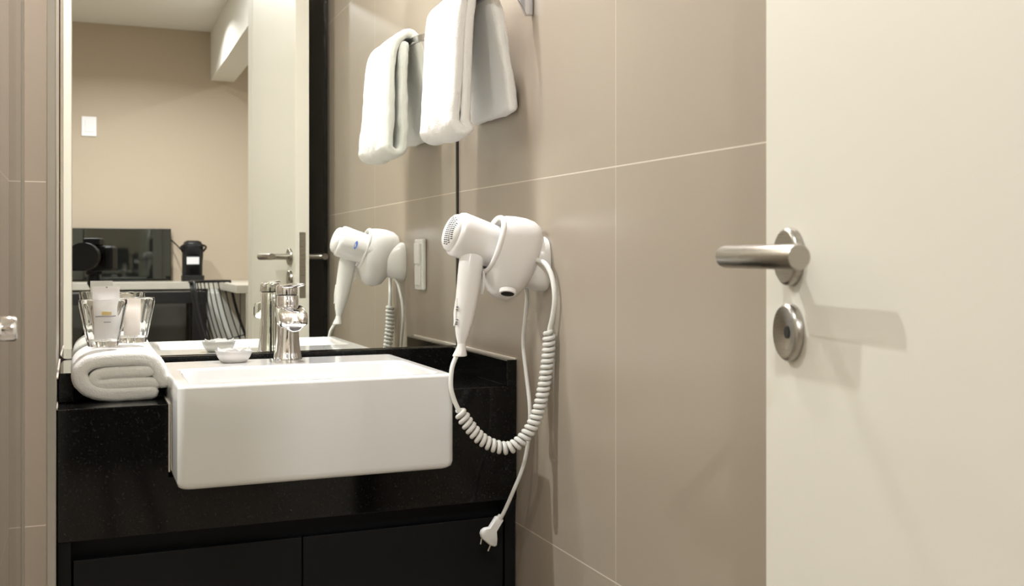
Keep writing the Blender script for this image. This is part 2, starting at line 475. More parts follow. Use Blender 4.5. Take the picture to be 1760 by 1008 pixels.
# ---------------------------------------------------------------- faucet
fx, fy = -.345, -.112
fau = thing('faucet', 'polished chrome single-lever mixer tap standing on the basin ledge', 'faucet', (fx, fy, .891))
R = []
for z, rx, ry, dy in ((.8915, .0250, .0250, 0), (.8932, .0250, .0250, 0), (.897, .0238, .0235, 0), (.907, .0218, .0215, 0), (.925, .0200, .0198, 0), (.945, .0188, .0190, 0),
                      (.962, .0184, .0187, 0), (.980, .0184, .0186, 0), (1.0060, .0184, .0186, 0), (1.0075, .0175, .0178, 0)):
    R.append(superell(fx, fy+dy, rx, ry, z, 36, 2.5))
bm = bmesh.new(); loft(bm, R)
obj('tap_body', bm, m_chrome, fau, smooth=True, auto=40)
bm = bmesh.new(); R = []
for y, rx, zt_, zb_, e in ((fy+.008, .0150, .9880, .9700, 4), (fy-.004, .0200, .9900, .9660, 5), (fy-.020, .0245, .9905, .9600, 5), (fy-.045, .0255, .9880, .9540, 5),
                          (fy-.064, .0248, .9840, .9515, 4.2), (fy-.074, .0238, .9800, .9520, 3.6), (fy-.082, .0215, .9745, .9530, 3), (fy-.088, .0170, .9680, .9550, 2.6), (fy-.0905, .0100, .9630, .9580, 2.3)):
    ring = superell(fx, 0, rx, (zt_-zb_)/2, 0, 36, e)
    R.append([(p[0], y-(.008 if p[1] < 0 else 0)*0, (zt_+zb_)/2+p[1]) for p in ring])
loft(bm, R); obj('spout', bm, m_chrome, fau, smooth=True, auto=60)
ax = Vector((.03, -.74, -.67)).normalized()
a0 = Vector((fx+.001, fy-.0800, .9590))
obj('aerator', lathe([(.0135, -.008), (.0135, .006), (.0118, .0075), (.0105, .0068), (.0098, .004)], a0, ax, 32), m_chrome, fau, smooth=True, auto=40)
obj('aerator_mesh', lathe([(.0100, .0030), (.0100, .0050)], a0, ax, 24), mat('dark mesh', (.16, .15, .15), .4, .8), fau)
# lever
bm = bmesh.new(); R = []
for z, rx in ((1.0088, .0170), (1.0095, .0184), (1.0130, .0186), (1.0210, .0186), (1.0255, .0180), (1.0275, .0150)):
    R.append(superell(fx-.0015, fy, rx, rx, z, 36, 2.3))
loft(bm, R); lev = obj('lever', bm, m_chrome, fau, smooth=True, auto=50)
bm = bmesh.new(); R = []
for t, wd, th in ((-.3, .010, .0025), (0, .0165, .0045), (.35, .0160, .0050), (.7, .0125, .0040), (.93, .0085, .0026), (1, .005, .0015)):
    c = Vector((fx-.0015+.018*t, fy-.058*t, 1.0232+.0055*t))
    side = Vector((.95, .30, 0))
    R.append([c+side*wd*math.cos(a)+Vector((0, 0, th*math.sin(a))) for a in [2*PI*i/20 for i in range(20)]])
loft(bm, R); obj('lever_blade', bm, m_chrome, lev, smooth=True)
obj('seam_ring', lathe([(.0168, 0), (.0168, .0020)], (fx-.0008, fy, 1.0070), (0, 0, 1), 32), m_dark, fau)

# ---------------------------------------------------------------- wrapped soap on the ledge
soap = thing('soap_dish', 'small clear dish holding film-wrapped guest soap on the basin ledge beside the tap', 'soap', (-.438, -.135, .891))
obj('dish', lathe([(.018, .0004), (.0215, .001), (.027, .010), (.031, .021), (.0295, .0212), (.0255, .0105), (.0195, .0025), (.004, .0022)], (-.438, -.135, .8912), (0, 0, 1), 28), m_film, soap, smooth=True)
bm = bmesh.new()
for k in range(1): loft(bm, [superell(-.438, -.135, .0165, .0125, .8940, 24, 3), superell(-.438, -.135, .0190, .0150, .8965, 24, 3), superell(-.438, -.135, .0190, .0150, .9045, 24, 3), superell(-.438, -.135, .0160, .0120, .9075, 24, 3)])
obj('soap_bar', bm, m_soap, soap, smooth=True)
# crinkled film twist
bm = bmesh.new(); rnd = random.Random(4); G = []
for i in range(9):
    row = []
    for j in range(9):
        u, v = i/8-.5, j/8-.5
        row.append(bm.verts.new((-.438+u*.052, -.135+v*.036, .912+rnd.uniform(-.003, .006)-.10*u*u*.2 + (.006 if i in (0, 8) else 0))))
    G.append(row)
for i in range(8):
    for j in range(8): bm.faces.new((G[i][j], G[i+1][j], G[i+1][j+1], G[i][j+1]))
fo = obj('wrapper', bm, m_film, soap)
so = fo.modifiers.new('solid', 'SOLIDIFY'); so.thickness = .0006

# ---------------------------------------------------------------- rolled towel on the counter
def rp(cx, cy): return (-.6905+(60+cx/6.72-122)*.000816, .8545+(692-(580+cy/6.72))*.000816)
roll = thing('rolled_towel', 'white terry towel folded into a roll on the black counter beside the basin', 'towel', (-.62, -.19, .85))
outer = [rp(*p) for p in ((1350, 685), (1180, 692), (900, 692), (710, 660), (585, 585), (520, 470), (530, 360), (625, 275), (770, 240), (1000, 232), (1220, 238), (1360, 290), (1430, 390), (1465, 500), (1490, 560))]
inner = [rp(*p) for p in ((1395, 385), (1250, 405), (1000, 410), (820, 415), (715, 445), (690, 510), (760, 565), (900, 560), (1150, 558), (1400, 575))]
o1 = obj('outer_fold', strip(outer, .0235, -.312, -.060, 26), m_terry, roll, smooth=True); plush(o1, .003, .0016)
o2 = obj('inner_fold', strip(inner, .0200, -.310, -.062, 26), m_terry, roll, smooth=True); plush(o2, .003, .0016)

# ---------------------------------------------------------------- glasses and sachets on the towel
def tumbler(loc, label):
    t = thing('drinking_glass', label, 'glass', loc, group='tumblers on the rolled towel')
    def fac(a): return 1+.035*math.cos(8*a)
    x, y, z = loc
    bm = bmesh.new(); n = 48
    prof = [(.0005, .0003), (.0195, .0003), (.0215, .0015), (.0235, .012), (.0285, .040), (.0335, .066), (.0345, .074), (.0340, .0755),
            (.0322, .0750), (.0312, .066), (.0263, .040), (.0214, .014), (.0190, .0095), (.0005, .0090)]
    rings = []
    for i, (r, h) in enumerate(prof):
        f = fac if .010 < h < .068 and i < 7 else (lambda a: 1)
        rings.append([(x+r*f(2*PI*k/n)*math.cos(2*PI*k/n), y+r*f(2*PI*k/n)*math.sin(2*PI*k/n), z+h) for k in range(n)])
    loft(bm, rings)
    obj('glass_body', bm, m_glass, t, smooth=True, auto=50)
    return t
TZ = .9345
tumbler((-.6455, -.262, TZ), 'clear tumbler holding a tall white sachet, front left on the rolled towel')
tumbler((-.6015, -.185, TZ), 'clear tumbler holding a pale pinkish sachet, rear right on the rolled towel')

def sachet(loc, w_, h_, rz, tilt, m, label, printed):
    t = thing('toiletry_sachet', label, 'sachet', loc, group='sachets in the tumblers')
    M = Matrix.Translation(loc) @ Matrix.Rotation(rz, 4, 'Z') @ Matrix.Rotation(tilt, 4, 'X')
    bm = bmesh.new(); nx, nz = 8, 14; F = []; K = []
    for s, G in ((1, F), (-1, K)):
        for j in range(nz+1):
            row = []
            for i in range(nx+1):
                u, v = i/nx*2-1, j/nz
                b_ = .0042*max(0, (1-u**4))*max(0, math.sin(PI*min(1, max(0, (v-.04)/.80))))**.6 if .04 < v < .84 else 0
                row.append(bm.verts.new(M @ Vector((u*w_/2, -s*(b_+.0004), v*h_))))
            G.append(row)
    for G in (F, K):
        for j in range(nz):
            for i in range(nx): bm.faces.new((G[j][i], G[j][i+1], G[j+1][i+1], G[j+1][i]))
    for j in range(nz):
        for i in (0, nx): bm.faces.new((F[j][i], F[j+1][i], K[j+1][i], K[j][i]))
    for i in range(nx):
        for j in (0, nz): bm.faces.new((F[j][i], F[j][i+1], K[j][i+1], K[j][i]))
    obj('packet', bm, m, t, smooth=True, auto=40)
    def patch(x0, x1, z0, z1, mm, name, off=.0048):
        b2 = bmesh.new(); q = [(x0, z0), (x1, z0), (x1, z1), (x0, z1)]
        loft(b2, [[M @ Vector((x, -off, z)) for x, z in q], [M @ Vector((x, -off-.0004, z)) for x, z in q]])
        obj(name, b2, mm, t)
    if printed:
        patch(-.005, .007, .0400, .0455, m_gold, 'printed_emblem')
        patch(-.016, .016, .0372, .0390, m_grey, 'printed_line')
        patch(-.004, .006, .0280, .0294, m_grey, 'printed_line')
        hole = lathe([(.0012, -.0003), (.0012, .0003)], M @ Vector((.001, -.0009, .0845)), (M.to_3x3() @ Vector((0, -1, 0))), 10)
        obj('punched_hole', hole, m_grey, t)
    return t
sachet((-.6410, -.2620, TZ+.0105), .0390, .0860, .06, -.06, m_sachet, 'white toiletry sachet with a gold emblem and a punched hole, in the front left tumbler', True)
sachet((-.6010, -.1850, TZ+.0105), .0300, .0600, .25, -.10, m_sachet2, 'pale pinkish toiletry sachet in the rear right tumbler', False)

# ---------------------------------------------------------------- towel ring + hand towel
ring = thing('towel_rail', 'curved flat chrome towel rail fixed to the tiled wall above the hair dryer', 'towel rail', (0, -.44, 1.52))
pth = catmull([(-.0006, -.4640, 0), (-.014, -.4640, 0), (-.028, -.4620, 0), (-.041, -.453, 0), (-.050, -.437, 0), (-.0555, -.41, 0), (-.057, -.37, 0), (-.057, -.25, 0), (-.057, -.17, 0), (-.0555, -.130, 0), (-.050, -.103, 0), (-.041, -.087, 0), (-.028, -.078, 0), (-.014, -.076, 0), (-.0006, -.076, 0)], 6)
bm = bmesh.new(); R = []
tot = len(pth)
for i, p in enumerate(pth):
    a = pth[max(i-1, 0)]; b = pth[min(i+1, tot-1)]; t = (b-a).normalized(); s = Vector((-t.y, t.x, 0))
    k = 1 if p.x > -.013 else max(0, 1-((-p.x-.013)/.030))**1.8      # the arms grow taller towards the wall
    zb = 1.528-.039*k; zt = 1.543+.030*k; h = .0032+.0022*k
    R.append([p+s*h+Vector((0, 0, zb)), p-s*h+Vector((0, 0, zb)), p-s*h+Vector((0, 0, zt)), p+s*h+Vector((0, 0, zt))])
loft(bm, R); obj('bar', bm, m_rail, ring, bevel=.0012, smooth=True, auto=35)
tw = thing('hand_towel', 'white terry hand towel folded over the chrome rail beside the mirror', 'towel', (-.07, -.27, 1.28))
pathT = [(-.010, 1.340), (-.018, 1.40), (-.030, 1.47), (-.041, 1.525), (-.055, 1.553), (-.076, 1.549), (-.094, 1.525), (-.1015, 1.47), (-.104, 1.39), (-.1075, 1.325), (-.1060, 1.306), (-.0925, 1.298), (-.0795, 1.307), (-.0765, 1.34), (-.0765, 1.40), (-.0755, 1.46), (-.0740, 1.505), (-.0720, 1.528)]
def skewT(v, yy, t):
    k = max(0, min(1, (1.54-v.z)/.25))
    sag = .018*k*math.sin(PI*t)*(1 if v.x < -.05 else .6)
    lift = .016*(t-.2)*k
    wv = .004*math.sin(t*9+v.z*6)*k
    flare = (t-.5)*.02*k
    if -.090 < v.x < -.058 and v.z < 1.535: v = v - Vector((.0125*(1-t)**1.3*min(1, max(0, (v.z-1.300)/.012)), 0, 0))
    return Vector((v.x-wv*.6 - (.006*k*(1-t) if v.x < -.05 else -.0*k), 0, v.z-sag*.3+lift*.0)), yy+flare
ot = obj('cloth', strip(pathT, .0185, -.392, -.155, 36, skew=skewT), m_terry, tw, smooth=True); plush(ot, .006, .0018)
# woven hem band near the lower edge of the outer side

# ---------------------------------------------------------------- wall holder for the dryer
hold = thing('hair_dryer_holder', 'white plastic wall holder gripping the hair dryer barrel, with a plug lead hanging below', 'holder', (0, -.515, 1.06))
bm = bmesh.new(); R = []
for x, hy, hz, e in ((-.0004, .047, .046, 3), (-.004, .0475, .0465, 3), (-.016, .044, .043, 3), (-.030, .038, .038, 2.8), (-.042, .034, .034, 2.6)):
    R.append([(x, -.512+p[0], 1.066+p[1]) for p in superell(0, 0, hy, hz, 0, 36, e)])
loft(bm, R); obj('wall_base', bm, m_white, hold, smooth=True, auto=50)
secs = [((-.0757, 1.1435), (-.1030, 1.0530), .0440), ((-.0650, 1.1455), (-.0990, 1.0400), .0460), ((-.0500, 1.1450), (-.0945, 1.0240), .0470), ((-.0340, 1.1425), (-.0850, 1.0130), .0465), ((-.0190, 1.1370), (-.0680, 1.0070), .0450),
        ((-.0095, 1.1290), (-.0500, 1.0125), .0400), ((-.0050, 1.1150), (-.0330, 1.0330), .0310), ((-.0070, 1.0980), (-.0180, 1.0640), .0160)]
CYc = -.522
def secring(T, Bt, wy, s=1.0, n=36, e=2.35, shift=(0, 0)):
    cx, cz = (T[0]+Bt[0])/2+shift[0], (T[1]+Bt[1])/2+shift[1]; dx, dz = (T[0]-Bt[0])/2*s, (T[1]-Bt[1])/2*s
    out = []
    for i in range(n):
        a = 2*PI*i/n; c, q = math.cos(a), math.sin(a)
        c = math.copysign(abs(c)**(2/e), c); q = math.copysign(abs(q)**(2/e), q)
        out.append((cx+dx*c, CYc+wy*s*q, cz+dz*c))
    return out
bm = bmesh.new()
R = [secring(*secs[1], s=.40, shift=(.045, -.003)), secring((-.0757, 1.1435), (-.1030, 1.0530), .0440, .86, shift=(.038, -.012)), secring(*secs[0], s=.93), secring(*secs[0], s=.985, shift=(-.0012, .0004))]
R += [secring(*s) for s in secs]
loft(bm, R, True, True); cr = obj('cradle', bm, m_white, hold, smooth=True, auto=70)
# lip bead round the mouth
lipc = [Vector(p) for p in secring(*secs[0], s=.965, n=64, shift=(.0015, 0))]
obj('rim', tube(lipc+[lipc[0]], .0046, 12), m_white, hold, smooth=True)
# drain hole with raised rim at the foot of the cradle
hx = Vector((-.0735, CYc-.036, 1.0210))
hn = Vector((-.25, -.62, -.74)).normalized()
q = Vector((0, 0, 1)).rotation_difference(hn)
def disc(c, rx, ry, h0, h1, n=28):
    bm = bmesh.new(); u = Vector((1, -.15, .05)); u = (u-hn*u.dot(hn)).normalized(); v = hn.cross(u)
    loft(bm, [[c+u*rx*math.cos(2*PI*i/n)+v*ry*math.sin(2*PI*i/n)+hn*h for i in range(n)] for h in (h0, h1)]); return bm
obj('hole_rim', disc(hx, .0135, .0080, -.006, .0030), m_white, cr, bevel=.001)
obj('drain_hole', disc(hx, .0105, .0055, -.002, .0036), m_dark, cr)
# straight power lead hanging to a two-pin plug
leadp = catmull([(-.022, -.4950, 1.026), (-.016, -.4830, 1.010), (-.012, -.4600, .970), (-.012, -.4500, .930), (-.012, -.4651, .882), (-.012, -.4850, .825), (-.014, -.4865, .776), (-.023, -.484, .726), (-.0406, -.478, .6791), (-.0505, -.466, .6480), (-.0531, -.460, .6398)], 8)
lead = obj('power_lead', tube(leadp, .0034, 10), m_white2, hold, smooth=True)
PL = [(-0.0616, 0.6399), (-0.0571, 0.6403), (-0.049, 0.6333), (-0.0607, 0.6153), (-0.0598, 0.6011), (-0.0607, 0.5907), (-0.0643, 0.5889), (-0.0724, 0.592), (-0.0827, 0.6019), (-0.0867, 0.6058), (-0.0889, 0.613), (-0.0867, 0.6189), (-0.0813, 0.6223), (-0.0733, 0.6227)]
def inset_poly(P, k):
    cx = sum(p[0] for p in P)/len(P); cz = sum(p[1] for p in P)/len(P)
    return [(cx+(x-cx)*k, cz+(z-cz)*k) for x, z in P]
bm = bmesh.new()
loft(bm, [[(x, y, z) for x, z in inset_poly(PL, k)] for y, k in ((-.4625, .86), (-.460, .97), (-.455, 1.0), (-.450, .97), (-.4475, .86))])
plug = obj('plug', bm, m_white2, hold, smooth=True, auto=55)
obj('cord_relief', tube([(-.0535, -.459, .6405), (-.0570, -.457, .6350), (-.0600, -.455, .629)], .0052, 14), m_white2, plug, smooth=True, auto=50)
for a, b in (((-.0862, .6045), (-.0878, .5955)), ((-.0706, .5925), (-.0749, .5825))):
    obj('pin', tube([(a[0], -.455, a[1]), (b[0], -.455, b[1])], .0017, 10), m_pins, plug, smooth=True, auto=50)

# ---------------------------------------------------------------- hair dryer
dry = thing('hair_dryer', 'white hair dryer resting in its wall holder, handle down, on a coiled cord', 'hair dryer', (-.13, -.52, .92))
A = Vector((-.1430, -.5130, 1.1155)); axd = Vector((.944, .045, -.325)).normalized()
obj('barrel', lathe([(.0300, -.006), (.0350, -.0035), (.0368, .001), (.0370, .006), (.0366, .020), (.0358, .045), (.0350, .060), (.0340, .075), (.0335, .079)], A, axd, 48), m_white, dry, smooth=True, auto=60)
cap = obj('rear_cap', lathe([(.0310, -.0055), (.0310, -.0080), (.0290, -.0125), (.0235, -.0165), (.0150, -.0192), (.0060, -.0202), (.0005, -.0204)], A, axd, 40, True, True), m_white, dry, smooth=True, auto=60)
# intake slots in the rear cap
qd = Vector((0, 0, 1)).rotation_difference(axd)
def capz(r): # height of the domed cap at radius r
    P = [(0, -.0204), (.006, -.0202), (.015, -.0192), (.0235, -.0165), (.029, -.0125), (.031, -.008)]
    for (a, b), (c, d) in zip(P[:-1], P[1:]):
        if r <= c: return b+(d-b)*(r-a)/(c-a)
    return -.008
u_ = Vector((0, -1, 0)); u_ = (u_-axd*u_.dot(axd)).normalized(); v_ = axd.cross(u_)
if v_.z < 0: v_ = -v_
bm = bmesh.new()
for row in (.006, .0125, .0185, .0240):
    kmax = 7
    for k in range(-kmax, kmax+1):
        vv = k*.0032
        r = math.hypot(row, vv)
        if r > .0275: continue
        c = A+axd*(capz(r)-.0001)+u_*row+v_*vv
        rr = r+1e-5; slope = (capz(r+.001)-capz(r))/.001
        rad = (u_*row+v_*vv)/rr; nrm = (-axd+rad*slope).normalized()
        du = (u_-nrm*u_.dot(nrm)).normalized(); dv = nrm.cross(du)
        pts = [c+du*.0027*math.cos(a)+dv*.00095*math.sin(a) for a in [2*PI*i/10 for i in range(10)]]
        loft(bm, [[p-nrm*.0006 for p in pts], [p+nrm*.00025 for p in pts]])
obj('intake_slots', bm, mat('slot shadow plastic', (.06, .06, .06), .6), cap)
# brand badge on the far side of the barrel, seen in the mirror
bm = bmesh.new()
side = Vector((0, 1, 0)); side = (side-axd*side.dot(axd)).normalized(); up_ = side.cross(axd)
def onbar(s, ang, r=.0366): return A+axd*s+(side*math.cos(ang)+up_*math.sin(ang))*r
rows = [[onbar(.032+.0035*math.cos(t)*1.0, .0+.28*math.sin(t), .03635+h) for t in [2*PI*i/24 for i in range(24)]] for h in (-.001, .0005)]
loft(bm, rows); obj('badge', bm, m_blue, dry)
# handle
hs = [((-.1165, -.5200, 1.1090), .0090, .0080), ((-.1180, -.5215, 1.1020), .0145, .0125), ((-.1210, -.5235, 1.0870), .0182, .0150), ((-.1240, -.5255, 1.0680), .0197, .0160), ((-.1275, -.5280, 1.0450), .0190, .0155), ((-.1310, -.5300, 1.0200), .0182, .0150), ((-.1342, -.5320, .9980), .0172, .0143),
      ((-.1380, -.5340, .9720), .0142, .0125), ((-.1405, -.5350, .9560), .0108, .0102), ((-.1418, -.5355, .9430), .0074, .0074), ((-.1422, -.5357, .9395), .0066, .0066)]
bm = bmesh.new(); R = []
for c, rx, ry in hs: R.append([(c[0]+p[0], c[1]+p[1], c[2]+p[0]*.10) for p in superell(0, 0, rx, ry, 0, 32, 2.3)])
loft(bm, R); hd = obj('handle', bm, m_white, dry, smooth=True, auto=60)
bm = bmesh.new(); R = []
for z, r, c in ((.9400, .0066, -.1420), (.9345, .0072, -.1428), (.9280, .0090, -.1440), (.9215, .0112, -.1452), (.9200, .0112, -.1455), (.9190, .0090, -.1456)):
    R.append(superell(c, -.5362, r, r, z, 28, 2))
loft(bm, R); obj('cord_boot', bm, m_white, dry, smooth=True, auto=50)
bm = bmesh.new()   # trigger tab on the back of the handle
loft(bm, [[(-.1075+x, -.530+y, z+x*.2) for x, y in ((0, -.005), (dx, -.0035), (dx, .0035), (0, .005))] for z, dx in ((1.055, .004), (1.042, .0048), (1.026, .0030), (1.018, .0008))])
obj('trigger', bm, m_white, dry, smooth=True, auto=50)
# switch plate with tiny printed marks on the outer side of the handle
bm = bmesh.new(); R = []
for z, hw in ((1.012, .002), (1.006, .0065), (.99, .0085), (.975, .007), (.968, .002)):
    cxh = -.1342+(z-.998)*.14; rx = .0172 if z > .98 else .0150
    R.append([(cxh-rx*math.cos(a)*1.02-.0012, -.532-math.sin(a)*.0146-.0006, z) for a in [math.radians(8+hw*4200*(i/6-.5)) for i in range(7)]]
             + [(cxh-rx*math.cos(a)*.9, -.532-math.sin(a)*.013, z) for a in [math.radians(8+hw*4200*(i/6-.5)) for i in range(6, -1, -1)]])
loft(bm, R); sw = obj('switch_plate', bm, m_white, dry, smooth=True, auto=60)
bm = bmesh.new()
for z, l in ((.9985, .0016), (.9945, .001), (.9790, .001), (.9745, .0014), (.9710, .0014)):
    cxh = -.1342+(z-.998)*.14-(.0172 if z > .98 else .0150)-.0012
    box(bm, cxh+.0006, cxh+.0030, -.5430, -.5390, z-l/2, z+l/2)
obj('printed_marks', bm, m_print, sw)
# coiled cord
coilp = catmull([(-.010, -.588, .9598), (-.0097, -.5845, .9295), (-.0134, -.581, .8918), (-.0191, -.5775, .8541), (-.0287, -.574, .8185), (-.046, -.5705, .7892), (-.0691, -.567, .7726), (-.092, -.5635, .7747), (-.1166, -.56, .7882), (-.1372, -.5565, .8123), (-.1511, -.553, .8358)], 30)
coilp = [Vector(p) - Vector((.004, 0, 0))*(1-i/len(coilp)) for i, p in enumerate(coilp)]
L = [0]
for a, b in zip(coilp[:-1], coilp[1:]): L.append(L[-1]+(b-a).length)
F = frames(coilp); turns = 34; hel = []
NS = turns*14
for k in range(NS+1):
    s = L[-1]*k/NS; i = 0
    while i < len(L)-2 and L[i+1] < s: i += 1
    f_ = (s-L[i])/max(1e-9, L[i+1]-L[i]); c = coilp[i].lerp(coilp[i+1], f_)
    t, a, b = F[i]; an = 2*PI*turns*k/NS
    end = min(1, min(k, NS-k)/10)
    hel.append(c+(a*math.cos(an)+b*math.sin(an))*.0076*(.35+.65*end))
obj('coiled_cord', tube(hel, .0037, 8), m_white2, dry, smooth=True)
obj('cord', tube(catmull([(-.030, -.5400, 1.074), (-.024, -.5560, 1.073), (-.016, -.5770, 1.066), (-.0105, -.592, 1.045), (-.0095, -.602, 1.014), (-.0105, -.597, .986), (-.013, -.589, .9625), (-.0135, -.586, .950)], 8), .0042, 12), m_white2, dry, smooth=True)
obj('cord', tube(catmull([(-.1505, -.5525, .8330), (-.1540, -.5535, .8400), (-.1590, -.5520, .853), (-.1633, -.550, .873), (-.1605, -.545, .9001), (-.1530, -.539, .9170), (-.148, -.537, .925)], 8), .0036, 12), m_white2, dry, smooth=True)

# ---------------------------------------------------------------- outlet on the right wall (seen in the mirror)
out_ = thing('power_outlet', 'white electrical outlet plate on the tiled wall, seen in the mirror beside the dryer', 'outlet', (0, -.306, 1.06))
obj('plate', B((-.009, -.0003, -.3450, -.2680, 1.0030, 1.1180)), m_white, out_, bevel=.003, seg=3)
obj('rocker', B((-.014, -.008, -.331, -.282, 1.062, 1.108)), m_white, out_, bevel=.002)
obj('socket_face', B((-.0125, -.008, -.331, -.282, 1.013, 1.058)), m_white, out_, bevel=.002)

# ---------------------------------------------------------------- shower glass
sh = thing('shower_door', 'clear glass shower door left of the vanity with a chrome knob', 'shower door', (-.756, -1.2, 0))
obj('glass_panel', B((-.7600, -.7520, -1.95, -.405, .03, 2.02)), m_pane, sh)
obj('edge_profile', B((-.7625, -.7495, -.409, -.3985, .02, 2.03)), m_alu, sh, bevel=.002)
obj('knob', lathe([(.0075, 0), (.0075, .006), (.0112, .008), (.0112, .019), (.0100, .0208), (.0080, .0212)], (-.752, -1.215, 1.0165), (1, 0, 0), 32), m_chrome, sh, smooth=True, auto=40)

# ---------------------------------------------------------------- ceiling spotlights
m_lens = mat('lit lamp lens', (1, 1, 1), .4, emit=(1, .93, .82), es=12)
m_ring = mat('white lamp trim', (.8, .8, .78), .4)
def downlight(x, y, z, r, label):
    t = thing('ceiling_light', label, 'ceiling light', (x, y, z), group='recessed ceiling lights')
    bm = lathe([(r*.92, 0), (r*1.15, 0), (r*1.15, -.004), (r*.95, -.006), (r*.90, -.002)], (x, y, z-.0002), (0, 0, 1), 32, False, False)
    obj('trim_ring', bm, m_ring, t, smooth=True, auto=40)
    obj('lens', lathe([(r*.9, -.0005), (r*.9, -.002)], (x, y, z), (0, 0, 1), 28), m_lens, t)
for x, y, z, r, lb in ((-.21, -.22, 2.35, .035, 'round recessed ceiling light over the right end of the vanity'), (-.50, -.22, 2.35, .035, 'round recessed ceiling light over the left half of the vanity'),
                   (-1.04, -1.73, 2.35, .035, 'round recessed bathroom ceiling light nearest the door'), (-1.40, -.345, 2.35, .035, 'round recessed ceiling light at the back of the shower'),
                   (-.45, -4.85, 2.505, .045, 'round recessed ceiling light in front of the kitchen wall'), (-.95, -3.6, 2.505, .045, 'round recessed hall ceiling light outside the bathroom door'),
                   (.9, -4.2, 2.505, .045, 'round recessed ceiling light beyond the dropped beam')):
    downlight(x, y, z, r, lb)

# ---------------------------------------------------------------- the room behind, seen in the mirror
struct('floor_hall', B((-2.6, 1.6, -6.0, -2.2, -.05, 0)), m_floor)
struct('wall_far', B((-2.6, 1.6, -6.09, -5.97, 0, 2.6)), m_wallpaper)
struct('wall_hall_left', B((-2.72, -2.6, -6.09, -2.1, 0, 2.6)), m_paint)
struct('wall_hall_right', B((1.6, 1.72, -6.09, -2.1, 0, 2.6)), m_wallpaper)
struct('wall_hall_front', B((-2.6, -1.75, -2.2, -2.1, 0, 2.505), (.12, 1.6, -2.2, -2.1, 0, 2.505), (-1.75, .12, -2.2, -2.1, 2.42, 2.505)), m_paint)
struct('ceiling_hall', B((-2.72, 1.72, -6.09, -2.1, 2.505, 2.6)), m_ceil)
struct('trim_beam', B((.011, .147, -5.97, -2.2, 2.198, 2.505)), m_ceil)
m_stone = mat('light stone', (.50, .47, .40), .3); add_noise_color(m_stone, (.44, .41, .34), (.56, .53, .46), 14, 5)
kc = tag(obj('kitchen_counter', B((-1.6, .60, -5.968, -5.45, .898, .940), (.0, .60, -5.45, -4.30, .898, .940), (.045, .60, -4.32, -4.30, 0, .898)), m_stone, bevel=.002),
         'pale stone kitchen counter along the far wall, turning a corner at the right', 'counter')
m_cabw = mat('white cabinet', (.62, .62, .57), .4)
kcab = thing('kitchen_cabinet', 'white base cabinet under the corner of the stone counter', 'cabinet', (.2, -5.6, 0))
obj('carcass', B((-.045, .30, -5.93, -5.42, .05, .897)), m_cabw, kcab, bevel=.002)
obj('cabinet_door', B((-.04, .125, -5.42, -5.402, .10, .875)), m_cabw, kcab, bevel=.003)
obj('cabinet_door', B((.13, .295, -5.42, -5.402, .10, .875)), m_cabw, kcab, bevel=.003)
m_blk = mat('black lacquer', (.010, .010, .011), .35)
tb = thing('black_table', 'black table standing in front of the stone counter', 'table', (-.6, -5.2, 0))
obj('tabletop', B((-1.3, -.080, -5.40, -5.12, .825, .890)), m_blk, tb, bevel=.003)
for x0 in (-1.3, -.15): 
    for y0 in (-5.40, -5.19): obj('leg', B((x0, x0+.07, y0, y0+.07, 0, .825)), m_blk, tb, bevel=.003)
fr = thing('mini_fridge', 'dark grey glossy fridge under the stone counter, behind the black table', 'fridge', (-.5, -5.7, 0))
obj('fridge_body', B((-.95, -.16, -5.93, -5.50, .02, .88)), m_blk, fr, bevel=.004)
obj('fridge_door', B((-.95, -.16, -5.50, -5.47, .05, .86)), mat('dark grey glass', (.07, .07, .062), .12), fr, bevel=.004)
tv = thing('television', 'black glossy screen standing on the stone counter against the far wall', 'television', (-.48, -5.9, .94))
obj('screen', B((-.79, -.222, -5.905, -5.897, .952, 1.258)), mat('dark glossy screen', (.085, .09, .082), .02, .9), tv, bevel=.001)
obj('housing', B((-.793, -.219, -5.935, -5.905, .949, 1.261)), m_blk, tv, bevel=.002)
obj('stand', B((-.65, -.36, -5.94, -5.85, .9405, .949)), m_blk, tv)
sp = thing('light_switch', 'white square light switch on the beige wallpapered wall', 'switch', (-.664, -5.97, 1.877))
obj('plate', B((-.7045, -.6240, -5.9697, -5.961, 1.8170, 1.9360)), mat('bright white plastic', (.9, .9, .92), .3), sp, bevel=.003)
obj('rocker', B((-.685, -.643, -5.963, -5.957, 1.842, 1.911)), mat('bright white plastic 2', (.9, .9, .92), .3), sp, bevel=.002)
# coffee machine
cm = thing('coffee_machine', 'black capsule coffee machine with a pale label on the stone counter', 'coffee machine', (-.11, -5.72, .94))
bm = bmesh.new(); loft(bm, [rrect(-.170, -.050, -5.80, -5.62, .02, .9403), rrect(-.170, -.050, -5.80, -5.62, .02, .975)]); obj('base', bm, m_blk, cm, bevel=.002)
bm = bmesh.new(); loft(bm, [rrect(-.165, -.055, -5.80, -5.70, .02, .975), rrect(-.165, -.055, -5.80, -5.68, .02, 1.06), rrect(-.165, -.055, -5.80, -5.64, .02, 1.09), rrect(-.166, -.054, -5.80, -5.63, .03, 1.15), rrect(-.155, -.065, -5.79, -5.64, .03, 1.178), rrect(-.14, -.08, -5.77, -5.66, .02, 1.186)]); obj('body', bm, m_blk, cm, smooth=True, auto=50)
obj('label_plate', B((-.148, -.080, -5.629, -5.6255, 1.043, 1.086)), mat('pale grey label', (.70, .70, .72), .3), cm)
bm = bmesh.new(); box(bm, -.146, -.082, -5.64, -5.629, 1.035, 1.095); obj('label_holder', bm, m_blk, cm)
